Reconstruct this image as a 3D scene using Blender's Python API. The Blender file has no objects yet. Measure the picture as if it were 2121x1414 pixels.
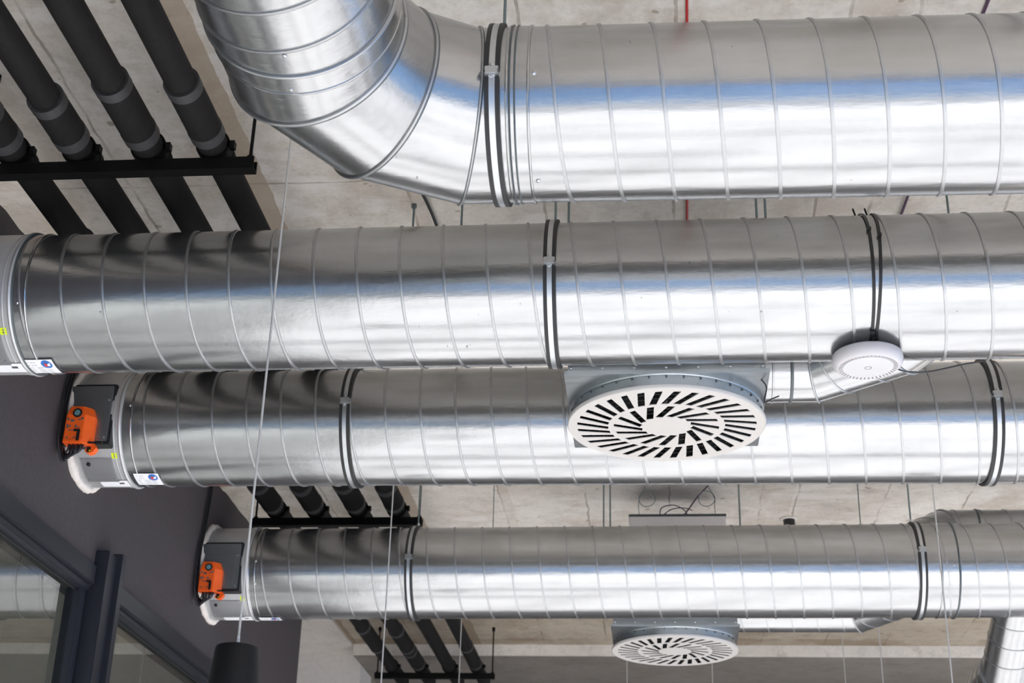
import bpy, bmesh, math, random
from mathutils import Vector, Matrix, noise
from mathutils.geometry import delaunay_2d_cdt
random.seed(7)
PI = math.pi
sc = bpy.context.scene
COL = sc.collection
V = Vector

# ------------------------------------------------------------------ materials
def new_mat(name):
    m = bpy.data.materials.new(name); m.use_nodes = True
    nt = m.node_tree; nt.nodes.clear()
    out = nt.nodes.new('ShaderNodeOutputMaterial')
    return m, nt, out
def nd(nt, t, **kw):
    n = nt.nodes.new(t)
    for k, v in kw.items():
        if k in n.inputs.keys() if isinstance(k, str) else False: n.inputs[k].default_value = v
        else: setattr(n, k, v)
    return n
def link(nt, a, b): nt.links.new(a, b)
def objcoord(nt, scale=(1, 1, 1)):
    tc = nt.nodes.new('ShaderNodeTexCoord'); mp = nt.nodes.new('ShaderNodeMapping')
    mp.inputs['Scale'].default_value = scale
    nt.links.new(tc.outputs['Object'], mp.inputs['Vector'])
    return mp.outputs['Vector']
def ntex(nt, vec, scale, detail=4, rough=.55):
    n = nt.nodes.new('ShaderNodeTexNoise'); n.inputs['Scale'].default_value = scale
    n.inputs['Detail'].default_value = detail; n.inputs['Roughness'].default_value = rough
    nt.links.new(vec, n.inputs['Vector']); return n.outputs['Fac']
def ramp(nt, fac, stops):
    r = nt.nodes.new('ShaderNodeValToRGB')
    e = r.color_ramp.elements
    while len(e) < len(stops): e.new(.5)
    for i, (p, c) in enumerate(stops):
        e[i].position = p; e[i].color = (c[0], c[1], c[2], 1) if not isinstance(c, (int, float)) else (c, c, c, 1)
    nt.links.new(fac, r.inputs['Fac']); return r.outputs['Color']
def mix(nt, fac, a, b, mode='MIX'):
    n = nt.nodes.new('ShaderNodeMix'); n.data_type = 'RGBA'; n.blend_type = mode
    for sock, val in ((n.inputs['Factor'], fac), (n.inputs['A'], a), (n.inputs['B'], b)):
        pass
    ins = [i for i in n.inputs if i.type == 'RGBA']
    f = [i for i in n.inputs if i.name == 'Factor' and i.type == 'VALUE'][0]
    for sock, val in ((f, fac), (ins[0], a), (ins[1], b)):
        if hasattr(val, 'links'): nt.links.new(val, sock)
        elif isinstance(val, tuple): sock.default_value = (val[0], val[1], val[2], 1)
        else: sock.default_value = val
    return [o for o in n.outputs if o.type == 'RGBA'][0]
def maths(nt, op, a, b=None, c=None, clamp=False):
    n = nt.nodes.new('ShaderNodeMath'); n.operation = op; n.use_clamp = clamp
    for i, v in enumerate((a, b, c)):
        if v is None: continue
        if hasattr(v, 'links'): nt.links.new(v, n.inputs[i])
        else: n.inputs[i].default_value = v
    return n.outputs[0]
def simple(name, col, rough=.5, metal=0., var=.06, scale=30, bump=0., spec=.5):
    m, nt, out = new_mat(name)
    p = nt.nodes.new('ShaderNodeBsdfPrincipled')
    v = objcoord(nt); f = ntex(nt, v, scale)
    c = ramp(nt, f, [(.3, tuple(x * (1 - var) for x in col)), (.7, tuple(min(1, x * (1 + var)) for x in col))])
    link(nt, c, p.inputs['Base Color'])
    p.inputs['Roughness'].default_value = rough; p.inputs['Metallic'].default_value = metal
    p.inputs['Specular IOR Level'].default_value = spec
    if bump:
        b = nt.nodes.new('ShaderNodeBump'); b.inputs['Strength'].default_value = bump; b.inputs['Distance'].default_value = .002
        link(nt, ntex(nt, v, scale * 4), b.inputs['Height']); link(nt, b.outputs[0], p.inputs['Normal'])
    link(nt, p.outputs[0], out.inputs[0])
    return m
def galv(name, base=(.44, .447, .453), r0=.17, r1=.26, bstr=.085, metal=.95):
    """galvanised sheet steel: zinc spangle, light waviness, rolled streaks"""
    m, nt, out = new_mat(name)
    p = nt.nodes.new('ShaderNodeBsdfPrincipled'); p.inputs['Metallic'].default_value = metal
    v = objcoord(nt); vs = objcoord(nt, (2.5, 14, 14))
    vor = nt.nodes.new('ShaderNodeTexVoronoi'); vor.inputs['Scale'].default_value = 95
    link(nt, v, vor.inputs['Vector'])
    sp = nt.nodes.new('ShaderNodeSeparateColor'); link(nt, vor.outputs['Color'], sp.inputs[0])
    big = ntex(nt, v, 7, 6); streak = ntex(nt, vs, 2.2, 5, .6); fine = ntex(nt, v, 60, 6, .7)
    k = mix(nt, .35, ramp(nt, big, [(.3, .84), (.7, 1.0)]), ramp(nt, streak, [(.3, .78), (.65, 1.0)]))
    k = mix(nt, .2, k, ramp(nt, sp.outputs[0], [(0, .93), (1, 1.0)]))
    k = mix(nt, .2, k, ramp(nt, fine, [(.3, .9), (.6, 1.0)]))
    c = mix(nt, 1., k, base, 'MULTIPLY')
    spots = ramp(nt, ntex(nt, v, 26, 2), [(.75, 1.0), (.82, .55)])
    c = mix(nt, .25, c, spots, 'MULTIPLY')
    speck = ramp(nt, ntex(nt, objcoord(nt, (1, .6, .6)), 34, 3, .6), [(.735, 1.0), (.76, .35)])
    c = mix(nt, .8, c, speck, 'MULTIPLY')
    link(nt, c, p.inputs['Base Color'])
    rr = nt.nodes.new('ShaderNodeMapRange'); rr.inputs[3].default_value = r0; rr.inputs[4].default_value = r1
    link(nt, fine, rr.inputs[0]); link(nt, rr.outputs[0], p.inputs['Roughness'])
    b = nt.nodes.new('ShaderNodeBump'); b.inputs['Strength'].default_value = bstr; b.inputs['Distance'].default_value = .012
    h = maths(nt, 'MULTIPLY_ADD', streak, .8, big)
    link(nt, h, b.inputs['Height']); link(nt, b.outputs[0], p.inputs['Normal'])
    link(nt, p.outputs[0], out.inputs[0])
    return m
def concrete(name, c0, c1, c2, seams=True, strips=False):
    m, nt, out = new_mat(name)
    p = nt.nodes.new('ShaderNodeBsdfPrincipled'); p.inputs['Roughness'].default_value = .85
    v = objcoord(nt)
    a = ntex(nt, v, 1.3, 8, .65); b_ = ntex(nt, v, 9, 8, .7); g = ntex(nt, v, 55, 4, .6)
    c = ramp(nt, a, [(.32, c0), (.5, c1), (.68, c2)])
    c = mix(nt, .45, c, ramp(nt, b_, [(.35, .62), (.5, .95), (.62, 1.0)]), 'MULTIPLY')
    c = mix(nt, .3, c, ramp(nt, g, [(.35, .7), (.55, 1.0)]), 'MULTIPLY')
    blot = ramp(nt, ntex(nt, v, 5.5, 3), [(.62, 0.0), (.70, 1.0)])
    c = mix(nt, maths(nt, 'MULTIPLY', blot, .3), c, (.30, .235, .17))
    if seams:
        pale = ramp(nt, ntex(nt, objcoord(nt, (1, 2.2, 1)), 3.1, 6, .65), [(.52, 0.0), (.62, 1.0)])
        c = mix(nt, maths(nt, 'MULTIPLY', pale, .6), c, (.70, .665, .63))
        brown = ramp(nt, ntex(nt, objcoord(nt, (1, .6, 1)), 2.3, 7, .7), [(.50, 0.0), (.66, 1.0)])
        c = mix(nt, maths(nt, 'MULTIPLY', brown, .55), c, (.36, .30, .23))
        pit = ramp(nt, ntex(nt, v, 14, 2), [(.70, 0.0), (.73, 1.0)])
        c = mix(nt, maths(nt, 'MULTIPLY', pit, .6), c, (.20, .14, .08))
    height = g
    if seams:
        xyz = nt.nodes.new('ShaderNodeSeparateXYZ'); link(nt, v, xyz.inputs[0])
        wob = maths(nt, 'MULTIPLY_ADD', ntex(nt, v, 6, 3), .03, -.015)
        # joints between the formwork boards, along the room and across it
        def joint(coord, off, period, w):
            t = maths(nt, 'ADD', coord, wob); t = maths(nt, 'SUBTRACT', t, off)
            t = maths(nt, 'PINGPONG', t, period / 2)
            return maths(nt, 'LESS_THAN', t, w)
        xw = maths(nt, 'ADD', xyz.outputs[0], wob); j = joint(xyz.outputs[1], 4.515, 2.5, .005)
        for xs in (-1.9, -.878, -.385, .09, .61, .81, 1.3, 1.76, 2.3, 2.8, 3.4):
            j = maths(nt, 'MAXIMUM', j, maths(nt, 'COMPARE', xw, xs, .0055))
        brk = ramp(nt, ntex(nt, v, 3, 4), [(.42, .15), (.58, 1.0)])
        jm = maths(nt, 'MULTIPLY', maths(nt, 'MULTIPLY', j, brk), .6)
        c = mix(nt, jm, c, (.17, .135, .10))
        wide = maths(nt, 'MAXIMUM', maths(nt, 'COMPARE', xw, -.85, .03), maths(nt, 'COMPARE', xw, .70, .09))
        c = mix(nt, maths(nt, 'MULTIPLY', maths(nt, 'MULTIPLY', wide, brk), .35), c, (.36, .29, .215))
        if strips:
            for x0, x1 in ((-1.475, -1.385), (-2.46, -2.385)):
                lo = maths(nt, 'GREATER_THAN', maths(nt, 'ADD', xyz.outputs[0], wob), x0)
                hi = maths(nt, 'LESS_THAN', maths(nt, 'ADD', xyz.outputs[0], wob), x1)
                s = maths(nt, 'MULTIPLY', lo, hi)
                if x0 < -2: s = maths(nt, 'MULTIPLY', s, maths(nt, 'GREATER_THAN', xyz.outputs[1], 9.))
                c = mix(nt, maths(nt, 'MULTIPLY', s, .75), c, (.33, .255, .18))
        if strips:                          # the bay past the last cross joint is painted browner and darker for its weaker light; water stain along the beam
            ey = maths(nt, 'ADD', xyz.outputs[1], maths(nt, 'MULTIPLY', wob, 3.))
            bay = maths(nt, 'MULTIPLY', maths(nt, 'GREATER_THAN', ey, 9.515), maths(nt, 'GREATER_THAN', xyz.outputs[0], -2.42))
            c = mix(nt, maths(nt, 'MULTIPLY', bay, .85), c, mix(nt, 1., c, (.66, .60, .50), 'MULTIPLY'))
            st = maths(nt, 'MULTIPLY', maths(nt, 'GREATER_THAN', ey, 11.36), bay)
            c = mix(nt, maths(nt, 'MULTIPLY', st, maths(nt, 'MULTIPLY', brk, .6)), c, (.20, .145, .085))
        height = maths(nt, 'SUBTRACT', height, maths(nt, 'MULTIPLY', j, 2.))
    link(nt, c, p.inputs['Base Color'])
    b = nt.nodes.new('ShaderNodeBump'); b.inputs['Strength'].default_value = .35; b.inputs['Distance'].default_value = .004
    link(nt, height, b.inputs['Height']); link(nt, b.outputs[0], p.inputs['Normal'])
    link(nt, p.outputs[0], out.inputs[0])
    return m

M = {}
M['galv'] = galv('galvanised_steel')
M['galv_damper'] = galv('galvanised_damper_sheet', (.58, .58, .585), .34, .46, .05, .5)
M['galv_seam'] = galv('galvanised_lock_seam', (.42, .427, .435), .3, .42, .03)  # same steel, toned slightly darker to imitate shading on the raised seams
M['galv_box'] = galv('galvanised_box_sheet', (.42, .45, .47), .26, .4, .08)
M['zinc'] = simple('zinc_plated_steel', (.52, .54, .56), .36, 1., .05)
M['rod'] = simple('zinc_threaded_rod', (.20, .25, .26), .45, .8, .2, 300)
M['joint'] = simple('duct_joint_sealant', (.10, .115, .12), .4, .5)
M['rubber'] = simple('black_rubber', (.012, .012, .013), .55)
M['foam_pipe'] = simple('black_pipe_insulation', (.0085, .0077, .0077), .78, 0, .25, 90, .3, .2)
M['foam_band'] = simple('dark_grey_insulation_tape', (.028, .027, .029), .6, 0, .12, 60, .1)
M['black_steel'] = simple('black_painted_steel', (.004, .004, .004), .5, 0, .1, 40, 0, .12)
M['white_metal'] = simple('white_powder_coat', (.54, .515, .49), .4, 0, .015)
M['white_plastic'] = simple('white_plastic', (.52, .50, .515), .35, 0, .01)
M['bright_plastic'] = simple('bright_white_plastic', (.57, .565, .575), .3, 0, .01)
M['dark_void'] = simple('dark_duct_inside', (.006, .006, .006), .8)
M['vane'] = simple('black_plastic_vane', (.012, .012, .013), .35)
M['orange'] = simple('orange_plastic', (.85, .115, .012), .38, 0, .04)
M['teal'] = simple('blue_grey_knob', (.12, .24, .27), .4)
M['black_plastic'] = simple('black_plastic', (.008, .008, .009), .4)
M['foam'] = simple('white_sealing_foam', (.74, .68, .62), .85, 0, .08, 40, .6)
M['paper'] = simple('white_label_paper', (.84, .84, .86), .6, 0, .01)
M['blue'] = simple('blue_print', (.045, .16, .5), .5)
M['red'] = simple('red_print', (.6, .05, .05), .5)
M['red_cable'] = simple('red_cable', (.42, .015, .015), .45)
M['yellow'] = simple('fluorescent_yellow_label', (.72, .86, .01), .5)
M['print'] = simple('dark_print', (.09, .09, .10), .6)
M['greyprint'] = simple('pale_grey_print', (.55, .56, .60), .6)
M['lamp'] = simple('matt_black_lamp', (.004, .004, .0045), .45, 0, .05, 30, 0, .25)
M['cable'] = simple('grey_textile_cable', (.46, .45, .44), .5, .2)
M['clear'] = simple('pale_cable_grip', (.6, .6, .6), .3)
M['black_cable'] = simple('black_cable', (.012, .012, .014), .45)
M['purple_cable'] = simple('dark_violet_cable', (.07, .035, .07), .45)
M['wall'] = simple('dark_grey_wall_paint', (.056, .047, .050), .75, 0, .12, 60, .15)
M['frame'] = simple('anthracite_window_frame', (.016, .018, .024), .42, 0, .05, 30, 0, .35)
M['room'] = simple('dim_grey_paint', (.10, .10, .10), .8)
M['pale_wall'] = simple('pale_wall_paint', (.62, .59, .56), .8)
M['floor'] = simple('pale_polished_screed', (.76, .76, .775), .8, 0, .06, 2.5, 0, .15)
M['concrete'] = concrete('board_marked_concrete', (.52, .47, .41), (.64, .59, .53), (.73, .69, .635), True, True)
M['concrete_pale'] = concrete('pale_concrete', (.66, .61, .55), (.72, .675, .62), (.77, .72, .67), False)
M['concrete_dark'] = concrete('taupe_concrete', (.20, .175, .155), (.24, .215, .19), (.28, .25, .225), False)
M['greybox'] = simple('light_grey_sheet', (.90, .86, .85), .5, 0, .02)
M['desk'] = simple('grey_laminate', (.35, .35, .36), .5)  # for the added floor strips mirrored as dark streaks in the ducts
def glass_mat():
    m, nt, out = new_mat('partition_glass')
    fr = nt.nodes.new('ShaderNodeFresnel'); ge = nt.nodes.new('ShaderNodeNewGeometry')
    link(nt, maths(nt, 'ADD', 2.7, maths(nt, 'MULTIPLY', ge.outputs['Backfacing'], 1 / 2.7 - 2.7)), fr.inputs['IOR'])
    t = nt.nodes.new('ShaderNodeBsdfTransparent'); t.inputs[0].default_value = (.62, .65, .63, 1)
    g = nt.nodes.new('ShaderNodeBsdfGlossy'); g.inputs['Roughness'].default_value = .0
    mx = nt.nodes.new('ShaderNodeMixShader')
    link(nt, fr.outputs[0], mx.inputs[0]); link(nt, t.outputs[0], mx.inputs[1]); link(nt, g.outputs[0], mx.inputs[2])
    link(nt, mx.outputs[0], out.inputs[0]); return m
M['glass'] = glass_mat()

# ------------------------------------------------------------------ mesh helpers
def wpos(o):
    p = V(o.location)
    while o.parent: o = o.parent; p = p + o.location
    return p
def obj(name, bm, mat, parent=None, origin=None, smooth=True, sharp=40):
    """link bm (built in world coordinates) as ONE mesh object"""
    bmesh.ops.recalc_face_normals(bm, faces=bm.faces)
    org = V(origin) if origin is not None else (wpos(parent) if parent else V((0, 0, 0)))
    bmesh.ops.translate(bm, verts=bm.verts, vec=-org)
    me = bpy.data.meshes.new(name); 
    if smooth:
        for f in bm.faces: f.smooth = True
        for e in bm.edges:
            if len(e.link_faces) == 2 and e.calc_face_angle(0) > math.radians(sharp): e.smooth = False
    bm.to_mesh(me); bm.free()
    for mm in (mat if isinstance(mat, list) else [mat]): me.materials.append(M[mm])
    o = bpy.data.objects.new(name, me); COL.objects.link(o)
    if parent: o.parent = parent; o.location = org - wpos(parent)
    else: o.location = org
    return o
def thing(name, label, cat, loc=(0, 0, 0), group=None):
    o = bpy.data.objects.new(name, None); COL.objects.link(o); o.location = loc; o.empty_display_size = .05
    return tag(o, label, cat, group)
def tag(o, label, cat, group=None):
    o['label'] = label; o['category'] = cat; o['kind'] = 'thing'
    if group: o['group'] = group
    return o
def struct(o, label=None):
    o['kind'] = 'structure'
    if label: o['label'] = label
    return o
def B(): return bmesh.new()
def box(bm, x0, x1, y0, y1, z0, z1, bev=0.):
    vs = [bm.verts.new((x, y, z)) for x in (x0, x1) for y in (y0, y1) for z in (z0, z1)]
    fs = [(0, 1, 3, 2), (4, 6, 7, 5), (0, 4, 5, 1), (2, 3, 7, 6), (0, 2, 6, 4), (1, 5, 7, 3)]
    ff = [bm.faces.new([vs[i] for i in f]) for f in fs]
    if bev:
        bmesh.ops.recalc_face_normals(bm, faces=ff)
        es = list({e for f in ff for e in f.edges})
        bmesh.ops.bevel(bm, geom=es, offset=bev, segments=2, affect='EDGES', clamp_overlap=True)
    return bm
def frame_of(d, up=V((0, 0, 1))):
    d = V(d).normalized(); up = V(up)
    if abs(d.dot(up)) > .98: up = V((0, -1, 0))
    side = d.cross(up).normalized(); u = side.cross(d).normalized()
    return d, u, side                      # angle runs from u (top) towards side (front, for a duct along +X)
def ring_pts(c, u, s, r, n): return [c + (u * math.cos(2 * PI * i / n) + s * math.sin(2 * PI * i / n)) * r for i in range(n)]
def skin(bm, loops, close_ends=False, closed=False):
    L = [[bm.verts.new(p) for p in lp] for lp in loops]; n = len(L[0])
    rng = range(len(L)) if closed else range(len(L) - 1)
    for a in rng:
        A, Bq = L[a], L[(a + 1) % len(L)]
        for i in range(n): bm.faces.new((A[i], A[(i + 1) % n], Bq[(i + 1) % n], Bq[i]))
    if close_ends and not closed:
        bm.faces.new(L[0]); bm.faces.new(list(reversed(L[-1])))
    return L
def cyl(bm, p0, p1, r, n=16, caps=True, r1=None):
    p0, p1 = V(p0), V(p1); d, u, s = frame_of(p1 - p0)
    skin(bm, [ring_pts(p0, u, s, r, n), ring_pts(p1, u, s, r if r1 is None else r1, n)], caps); return bm
def lathe(bm, prof, c, ax=(0, 0, 1), n=48, close=False):
    """prof: (radius, height along ax)"""
    c = V(c); d, u, s = frame_of(ax)
    loops = [ring_pts(c + d * h, u, s, max(r, 1e-4), n) for r, h in prof]
    skin(bm, loops, False, close)
    return bm
def smooth_path(pts, k=6):
    pts = [V(p) for p in pts]; out = []
    for i in range(len(pts) - 1):
        p0, p1, p2, p3 = pts[max(i - 1, 0)], pts[i], pts[i + 1], pts[min(i + 2, len(pts) - 1)]
        for j in range(k):
            t = j / k
            out.append(.5 * ((2 * p1) + (p2 - p0) * t + (2 * p0 - 5 * p1 + 4 * p2 - p3) * t * t + (3 * p1 - p0 - 3 * p2 + p3) * t ** 3))
    out.append(pts[-1]); return out
def sweep(bm, pts, r, n=8, closed=False):
    pts = [V(p) for p in pts]; N = len(pts); loops = []
    up = None
    for i, p in enumerate(pts):
        a = pts[(i - 1) % N] if (closed or i > 0) else p; b = pts[(i + 1) % N] if (closed or i < N - 1) else p
        t = (b - a).normalized()
        if up is None:
            up = V((0, 0, 1)) if abs(t.z) < .9 else V((0, 1, 0))
        s = t.cross(up).normalized(); up = s.cross(t).normalized()
        loops.append(ring_pts(p, up, s, r, n))
    skin(bm, loops, not closed, closed); return bm
def helix(bm, p0, p1, r, pitch, t0, th0, w=.0050, h=.0040, n=64):
    """the raised lock seam of a spiral duct: at distance t0 along the axis the seam is at angle th0"""
    p0, p1 = V(p0), V(p1); L = (p1 - p0).length; d, u, s = frame_of(p1 - p0)
    prof = [(-w, -.001), (-w * .85, h * .8), (0, h), (w * .85, h * .8), (w, -.001)]
    a0 = th0 - t0 / pitch * 2 * PI; a1 = a0 + L / pitch * 2 * PI; N = int((a1 - a0) / (2 * PI) * n); prev = None
    for i in range(N + 1):
        a = a0 + (a1 - a0) * i / N; c = p0 + d * (L * i / N); rad = u * math.cos(a) + s * math.sin(a)
        cur = [bm.verts.new(c + d * min(max(k, -L * i / N), L - L * i / N) + rad * (r + q)) for k, q in prof]
        if prev:
            for j in range(4): bm.faces.new((prev[j], prev[j + 1], cur[j + 1], cur[j])).material_index = 1
        prev = cur
def tube(bm, p0, p1, r, n=96, seg=.25):
    p0, p1 = V(p0), V(p1); d, u, s = frame_of(p1 - p0); k = max(1, int((p1 - p0).length / seg))
    skin(bm, [ring_pts(p0.lerp(p1, i / k), u, s, r, n) for i in range(k + 1)])
def bead(bm, c, d, r, w, h, n=96):
    """a rounded raised ring round a duct"""
    prof = [(r - .001, -w), (r + h * .7, -w * .7), (r + h, 0), (r + h * .7, w * .7), (r - .001, w)]
    lathe(bm, prof, c, d, n)
def miter(pts, r, n=72):
    """loops of a mitred (lobster-back) duct along the polyline pts"""
    pts = [V(p) for p in pts]; ds = [(pts[i + 1] - pts[i]).normalized() for i in range(len(pts) - 1)]
    d, u, s = frame_of(ds[0]); loops = [ring_pts(pts[0], u, s, r, n)]
    for i in range(1, len(pts)):
        base = ring_pts(pts[i], u, s, r, n); d0 = ds[i - 1]
        if i < len(pts) - 1:
            nn = (d0 + ds[i]).normalized()
            loops.append([p - d0 * ((p - pts[i]).dot(nn) / d0.dot(nn)) for p in base])
            q = d0.rotation_difference(ds[i]); u = q @ u; s = q @ s
        else: loops.append(base)
    return loops
def patch(bm, P, d_unused, th0, th1, x0, x1, rr, nx=2, nt=10, thick=.0006):
    """a thin sheet lying on a duct: P(x, angle, radius) -> point"""
    fr = [[P(x0 + (x1 - x0) * i / nx, th0 + (th1 - th0) * j / nt, rr) for j in range(nt + 1)] for i in range(nx + 1)]
    Vv = [[bm.verts.new(p) for p in row] for row in fr]
    for i in range(nx):
        for j in range(nt): bm.faces.new((Vv[i][j], Vv[i + 1][j], Vv[i + 1][j + 1], Vv[i][j + 1]))

# ------------------------------------------------------------------ camera
F, PITCH, YAW, ROLL = 3047.36, math.radians(25.06), math.radians(5.97), math.radians(1.616)
fw = V((-math.sin(YAW) * math.cos(PITCH), math.cos(YAW) * math.cos(PITCH), math.sin(PITCH)))
rt = V((math.cos(YAW), math.sin(YAW), 0)); upv = rt.cross(fw)
r2 = rt * math.cos(ROLL) + upv * math.sin(ROLL); u2 = -rt * math.sin(ROLL) + upv * math.cos(ROLL)
cam = bpy.data.cameras.new('camera'); co = bpy.data.objects.new('camera', cam); COL.objects.link(co)
co.matrix_world = Matrix((r2, u2, -fw)).transposed().to_4x4()
cam.sensor_width = 36; cam.lens = F / 2121 * 36; cam.clip_start = .05; cam.clip_end = 200
cam.dof.use_dof = True; cam.dof.focus_distance = 4.6; cam.dof.aperture_fstop = 6.3
sc.camera = co

# ------------------------------------------------------------------ the place (eye level is z = 0)
FLOOR, CEIL, XW = -1.6, 2.775, -2.23
YB, YE, XR, XL = -4.2, 15.0, 6.5, -5.2     # facade behind the viewer, far wall, right, far left
WTOP, WEND = 2.505, 9.02
struct(obj('floor', box(B(), XL, XR, YB, YE, FLOOR - .1, FLOOR), 'floor', smooth=False))
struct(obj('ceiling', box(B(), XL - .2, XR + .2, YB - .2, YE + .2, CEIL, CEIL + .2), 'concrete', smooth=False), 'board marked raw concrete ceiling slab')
# downstand beam across the far end, its lit face painted pale, its shaded soffit painted dark
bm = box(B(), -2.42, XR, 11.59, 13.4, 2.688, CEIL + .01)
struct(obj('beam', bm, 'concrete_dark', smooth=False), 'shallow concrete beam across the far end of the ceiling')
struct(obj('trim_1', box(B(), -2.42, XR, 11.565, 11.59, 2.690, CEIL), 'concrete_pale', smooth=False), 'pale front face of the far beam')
struct(obj('column', box(B(), -4.0, -2.42, 11.9, 12.4, FLOOR, CEIL), 'pale_wall', smooth=False), 'pale wall pier at the far left end')
struct(obj('trim_2', box(B(), -4.6, -2.43, 9.3, 11.9, CEIL - .012, CEIL + .01), 'concrete_pale', smooth=False), 'pale skimmed ceiling patch at the far left')
struct(obj('wall_far', box(B(), XL, XR, YE, YE + .15, FLOOR, CEIL), 'concrete_dark', smooth=False))

# wall on the left with its glazed partition; the top edge is a rough cut
HEAD = 1.553
bm = B()
ys = [YB + i * .06 for i in range(int((WEND - YB) / .06) + 1)] + [WEND]
rows = []
for y in ys:
    z = WTOP + .03 * max(0, min(1, (5.6 - y) / .8)) + .010 * noise.noise((y * 9, 1, 3)) + .008 * noise.noise((y * 31, 5, 3))
    rows.append([bm.verts.new(p) for p in ((XW - .16, y, HEAD), (XW, y, HEAD), (XW, y, z), (XW - .16, y, z))])
for a, b in zip(rows[:-1], rows[1:]):
    for i in range(4): bm.faces.new((a[i], a[(i + 1) % 4], b[(i + 1) % 4], b[i]))
bm.faces.new(rows[0]); bm.faces.new(rows[-1])
W0, W1 = -4.0, 7.42                         # glazing from W0 to W1, wall again from W1 to the end
box(bm, XW - .16, XW, W1, WEND, FLOOR, HEAD)
struct(obj('wall_left', bm, 'wall', smooth=False), 'dark grey painted partition wall')
struct(obj('wall_room_left', box(B(), XL - .15, XL, YB, YE, FLOOR, CEIL), 'pale_wall', smooth=False))
struct(obj('wall_room_end', box(B(), XL, XW - .16, WEND - .12, WEND, FLOOR, WTOP), 'pale_wall', smooth=False))
# glazed partition frames
def glazed(n, y0, y1):
    g = thing('window_%d' % n, 'anthracite framed glass partition in the dark wall', 'window', (XW, y0, FLOOR)); del g['category']; struct(g)
    fx0, fx1 = XW - .07, XW + .022
    bm = B(); box(bm, fx0, fx1, y0, y1, HEAD, HEAD + .076, .004)              # head rail
    box(bm, fx0, fx1 - .018, y0, y1, HEAD - .026, HEAD, .003)
    box(bm, fx0, fx1 - .03, y0, y0 + .055, FLOOR, HEAD - .02, .003); box(bm, fx0, fx1 - .03, y1 - .055, y1, FLOOR, HEAD - .02, .003)
    box(bm, fx0, fx1, y0, y1, FLOOR, FLOOR + .08, .004)
    obj('frame', bm, 'frame', g)
    bm = B(); box(bm, XW - .045, XW - .037, y0 + .05, y1 - .05, FLOOR + .07, HEAD - .02)
    obj('pane', bm, 'glass', g, smooth=False)
    bm = B(); box(bm, XW - .036, XW - .030, y0 + .055, y1 - .055, HEAD - .036, HEAD - .026)
    obj('gasket', bm, 'rubber', g, smooth=False)
glazed(1, W0, 5.50); glazed(2, 5.68, W1)
bm = B(); box(bm, XW - .07, XW + .055, 5.52, 5.67, FLOOR, 1.70, .004); box(bm, XW - .03, XW + .075, 5.62, 5.67, FLOOR, 1.715, .003)
struct(obj('trim_3', bm, 'frame', smooth=True), 'projecting anthracite post between the two glass partitions')

# facade behind the viewer: tall glazing in slim posts under a lintel; and a window wall on the right
WZ0, WZ1 = FLOOR + .25, 2.05
bm = B(); box(bm, XL, XR, YB - .25, YB, WZ1, CEIL); box(bm, XL, XR, YB - .25, YB, FLOOR - .1, WZ0); box(bm, XW - .2, XW + .3, YB - .25, YB, FLOOR, CEIL)
struct(obj('wall_back', bm, 'pale_wall', smooth=False))
bm = B()
x = XW + .3
while x < XR:
    box(bm, x, x + .07, YB - .15, YB - .05, WZ0, WZ1); x += 1.25
box(bm, XW + .3, XR, YB - .14, YB - .06, .75, .81)
w4 = struct(obj('window_3', bm, 'frame', smooth=False), 'tall window wall behind the viewer')
bm = B(); box(bm, XR, XR + .2, YB, YE, FLOOR, WZ0); box(bm, XR, XR + .2, YB, YE, WZ1, CEIL); box(bm, XR, XR + .2, 12, YE, FLOOR, CEIL)
struct(obj('wall_right', bm, 'pale_wall', smooth=False))
bm = B()
for i in range(12): box(bm, XR + .05, XR + .15, YB + i * 1.4, YB + i * 1.4 + .08, WZ0, WZ1)
struct(obj('window_4', bm, 'frame', smooth=False), 'window wall on the right side')

# unseen grey floor strips, added to streak the duct reflections
for n, (xa, xb, ya, yb) in enumerate(((-1.9, 5.5, -.2, .05), (-.6, 2.2, 1.05, 1.32), (.9, 6.0, 2.2, 2.4), (-1.8, .5, 2.9, 3.2), (-1.2, 1.6, 4.6, 4.75), (1.9, 5.0, 6.2, 6.5), (-1.9, -.3, 6.0, 6.4))):
    struct(obj('trim_%d' % (n + 4), box(B(), xa, xb, ya, yb, FLOOR, FLOOR + .006), 'desk', smooth=False), 'grey strip in the pale floor')

# ------------------------------------------------------------------ the four long spiral ducts
R = .225
DUCT = {1: ((-.476, 3.190), (3.3, 3.222), (2.1474, 2.1345)),
        2: ((-1.985, 4.143), (3.3, 4.118), (2.108, 2.100)),
        3: ((-2.015, 5.261), (3.3, 5.149), (2.115, 2.058)),
        4: ((-1.985, 7.075), (3.3, 7.092), (2.052, 2.078))}
def ax_pt(k, x):
    (x0, y0), (x1, y1), (z0, z1) = DUCT[k]; t = (x - x0) / (x1 - x0)
    return V((x, y0 + (y1 - y0) * t, z0 + (z1 - z0) * t))
def P_on(k):
    def P(x, th, rr):
        c = ax_pt(k, x); return c + V((0, -math.sin(th), math.cos(th))) * rr
    return P
rad = math.radians
def spiral_duct(k, label, xs, xe, pitch, xm, thm, group='long spiral ducts under the ceiling'):
    p0, p1 = ax_pt(k, xs), ax_pt(k, xe); bm = B()
    tube(bm, p0, p1, R); helix(bm, p0, p1, R, pitch, xm - xs, rad(thm))
    return tag(obj('spiral_duct', bm, ['galv', 'galv_seam'], origin=p0), label, 'duct', group)
def screw(parent, k, x, th, size=.006, name='screw'):
    p = P_on(k)(x, rad(th), R); n = V((0, -math.sin(rad(th)), math.cos(rad(th))))
    bm = B(); lathe(bm, [(size, -.001), (size * .95, size * .35), (size * .55, size * .7), (0, size * .8)], p, n, 12)
    obj(name, bm, 'zinc', parent)
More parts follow.
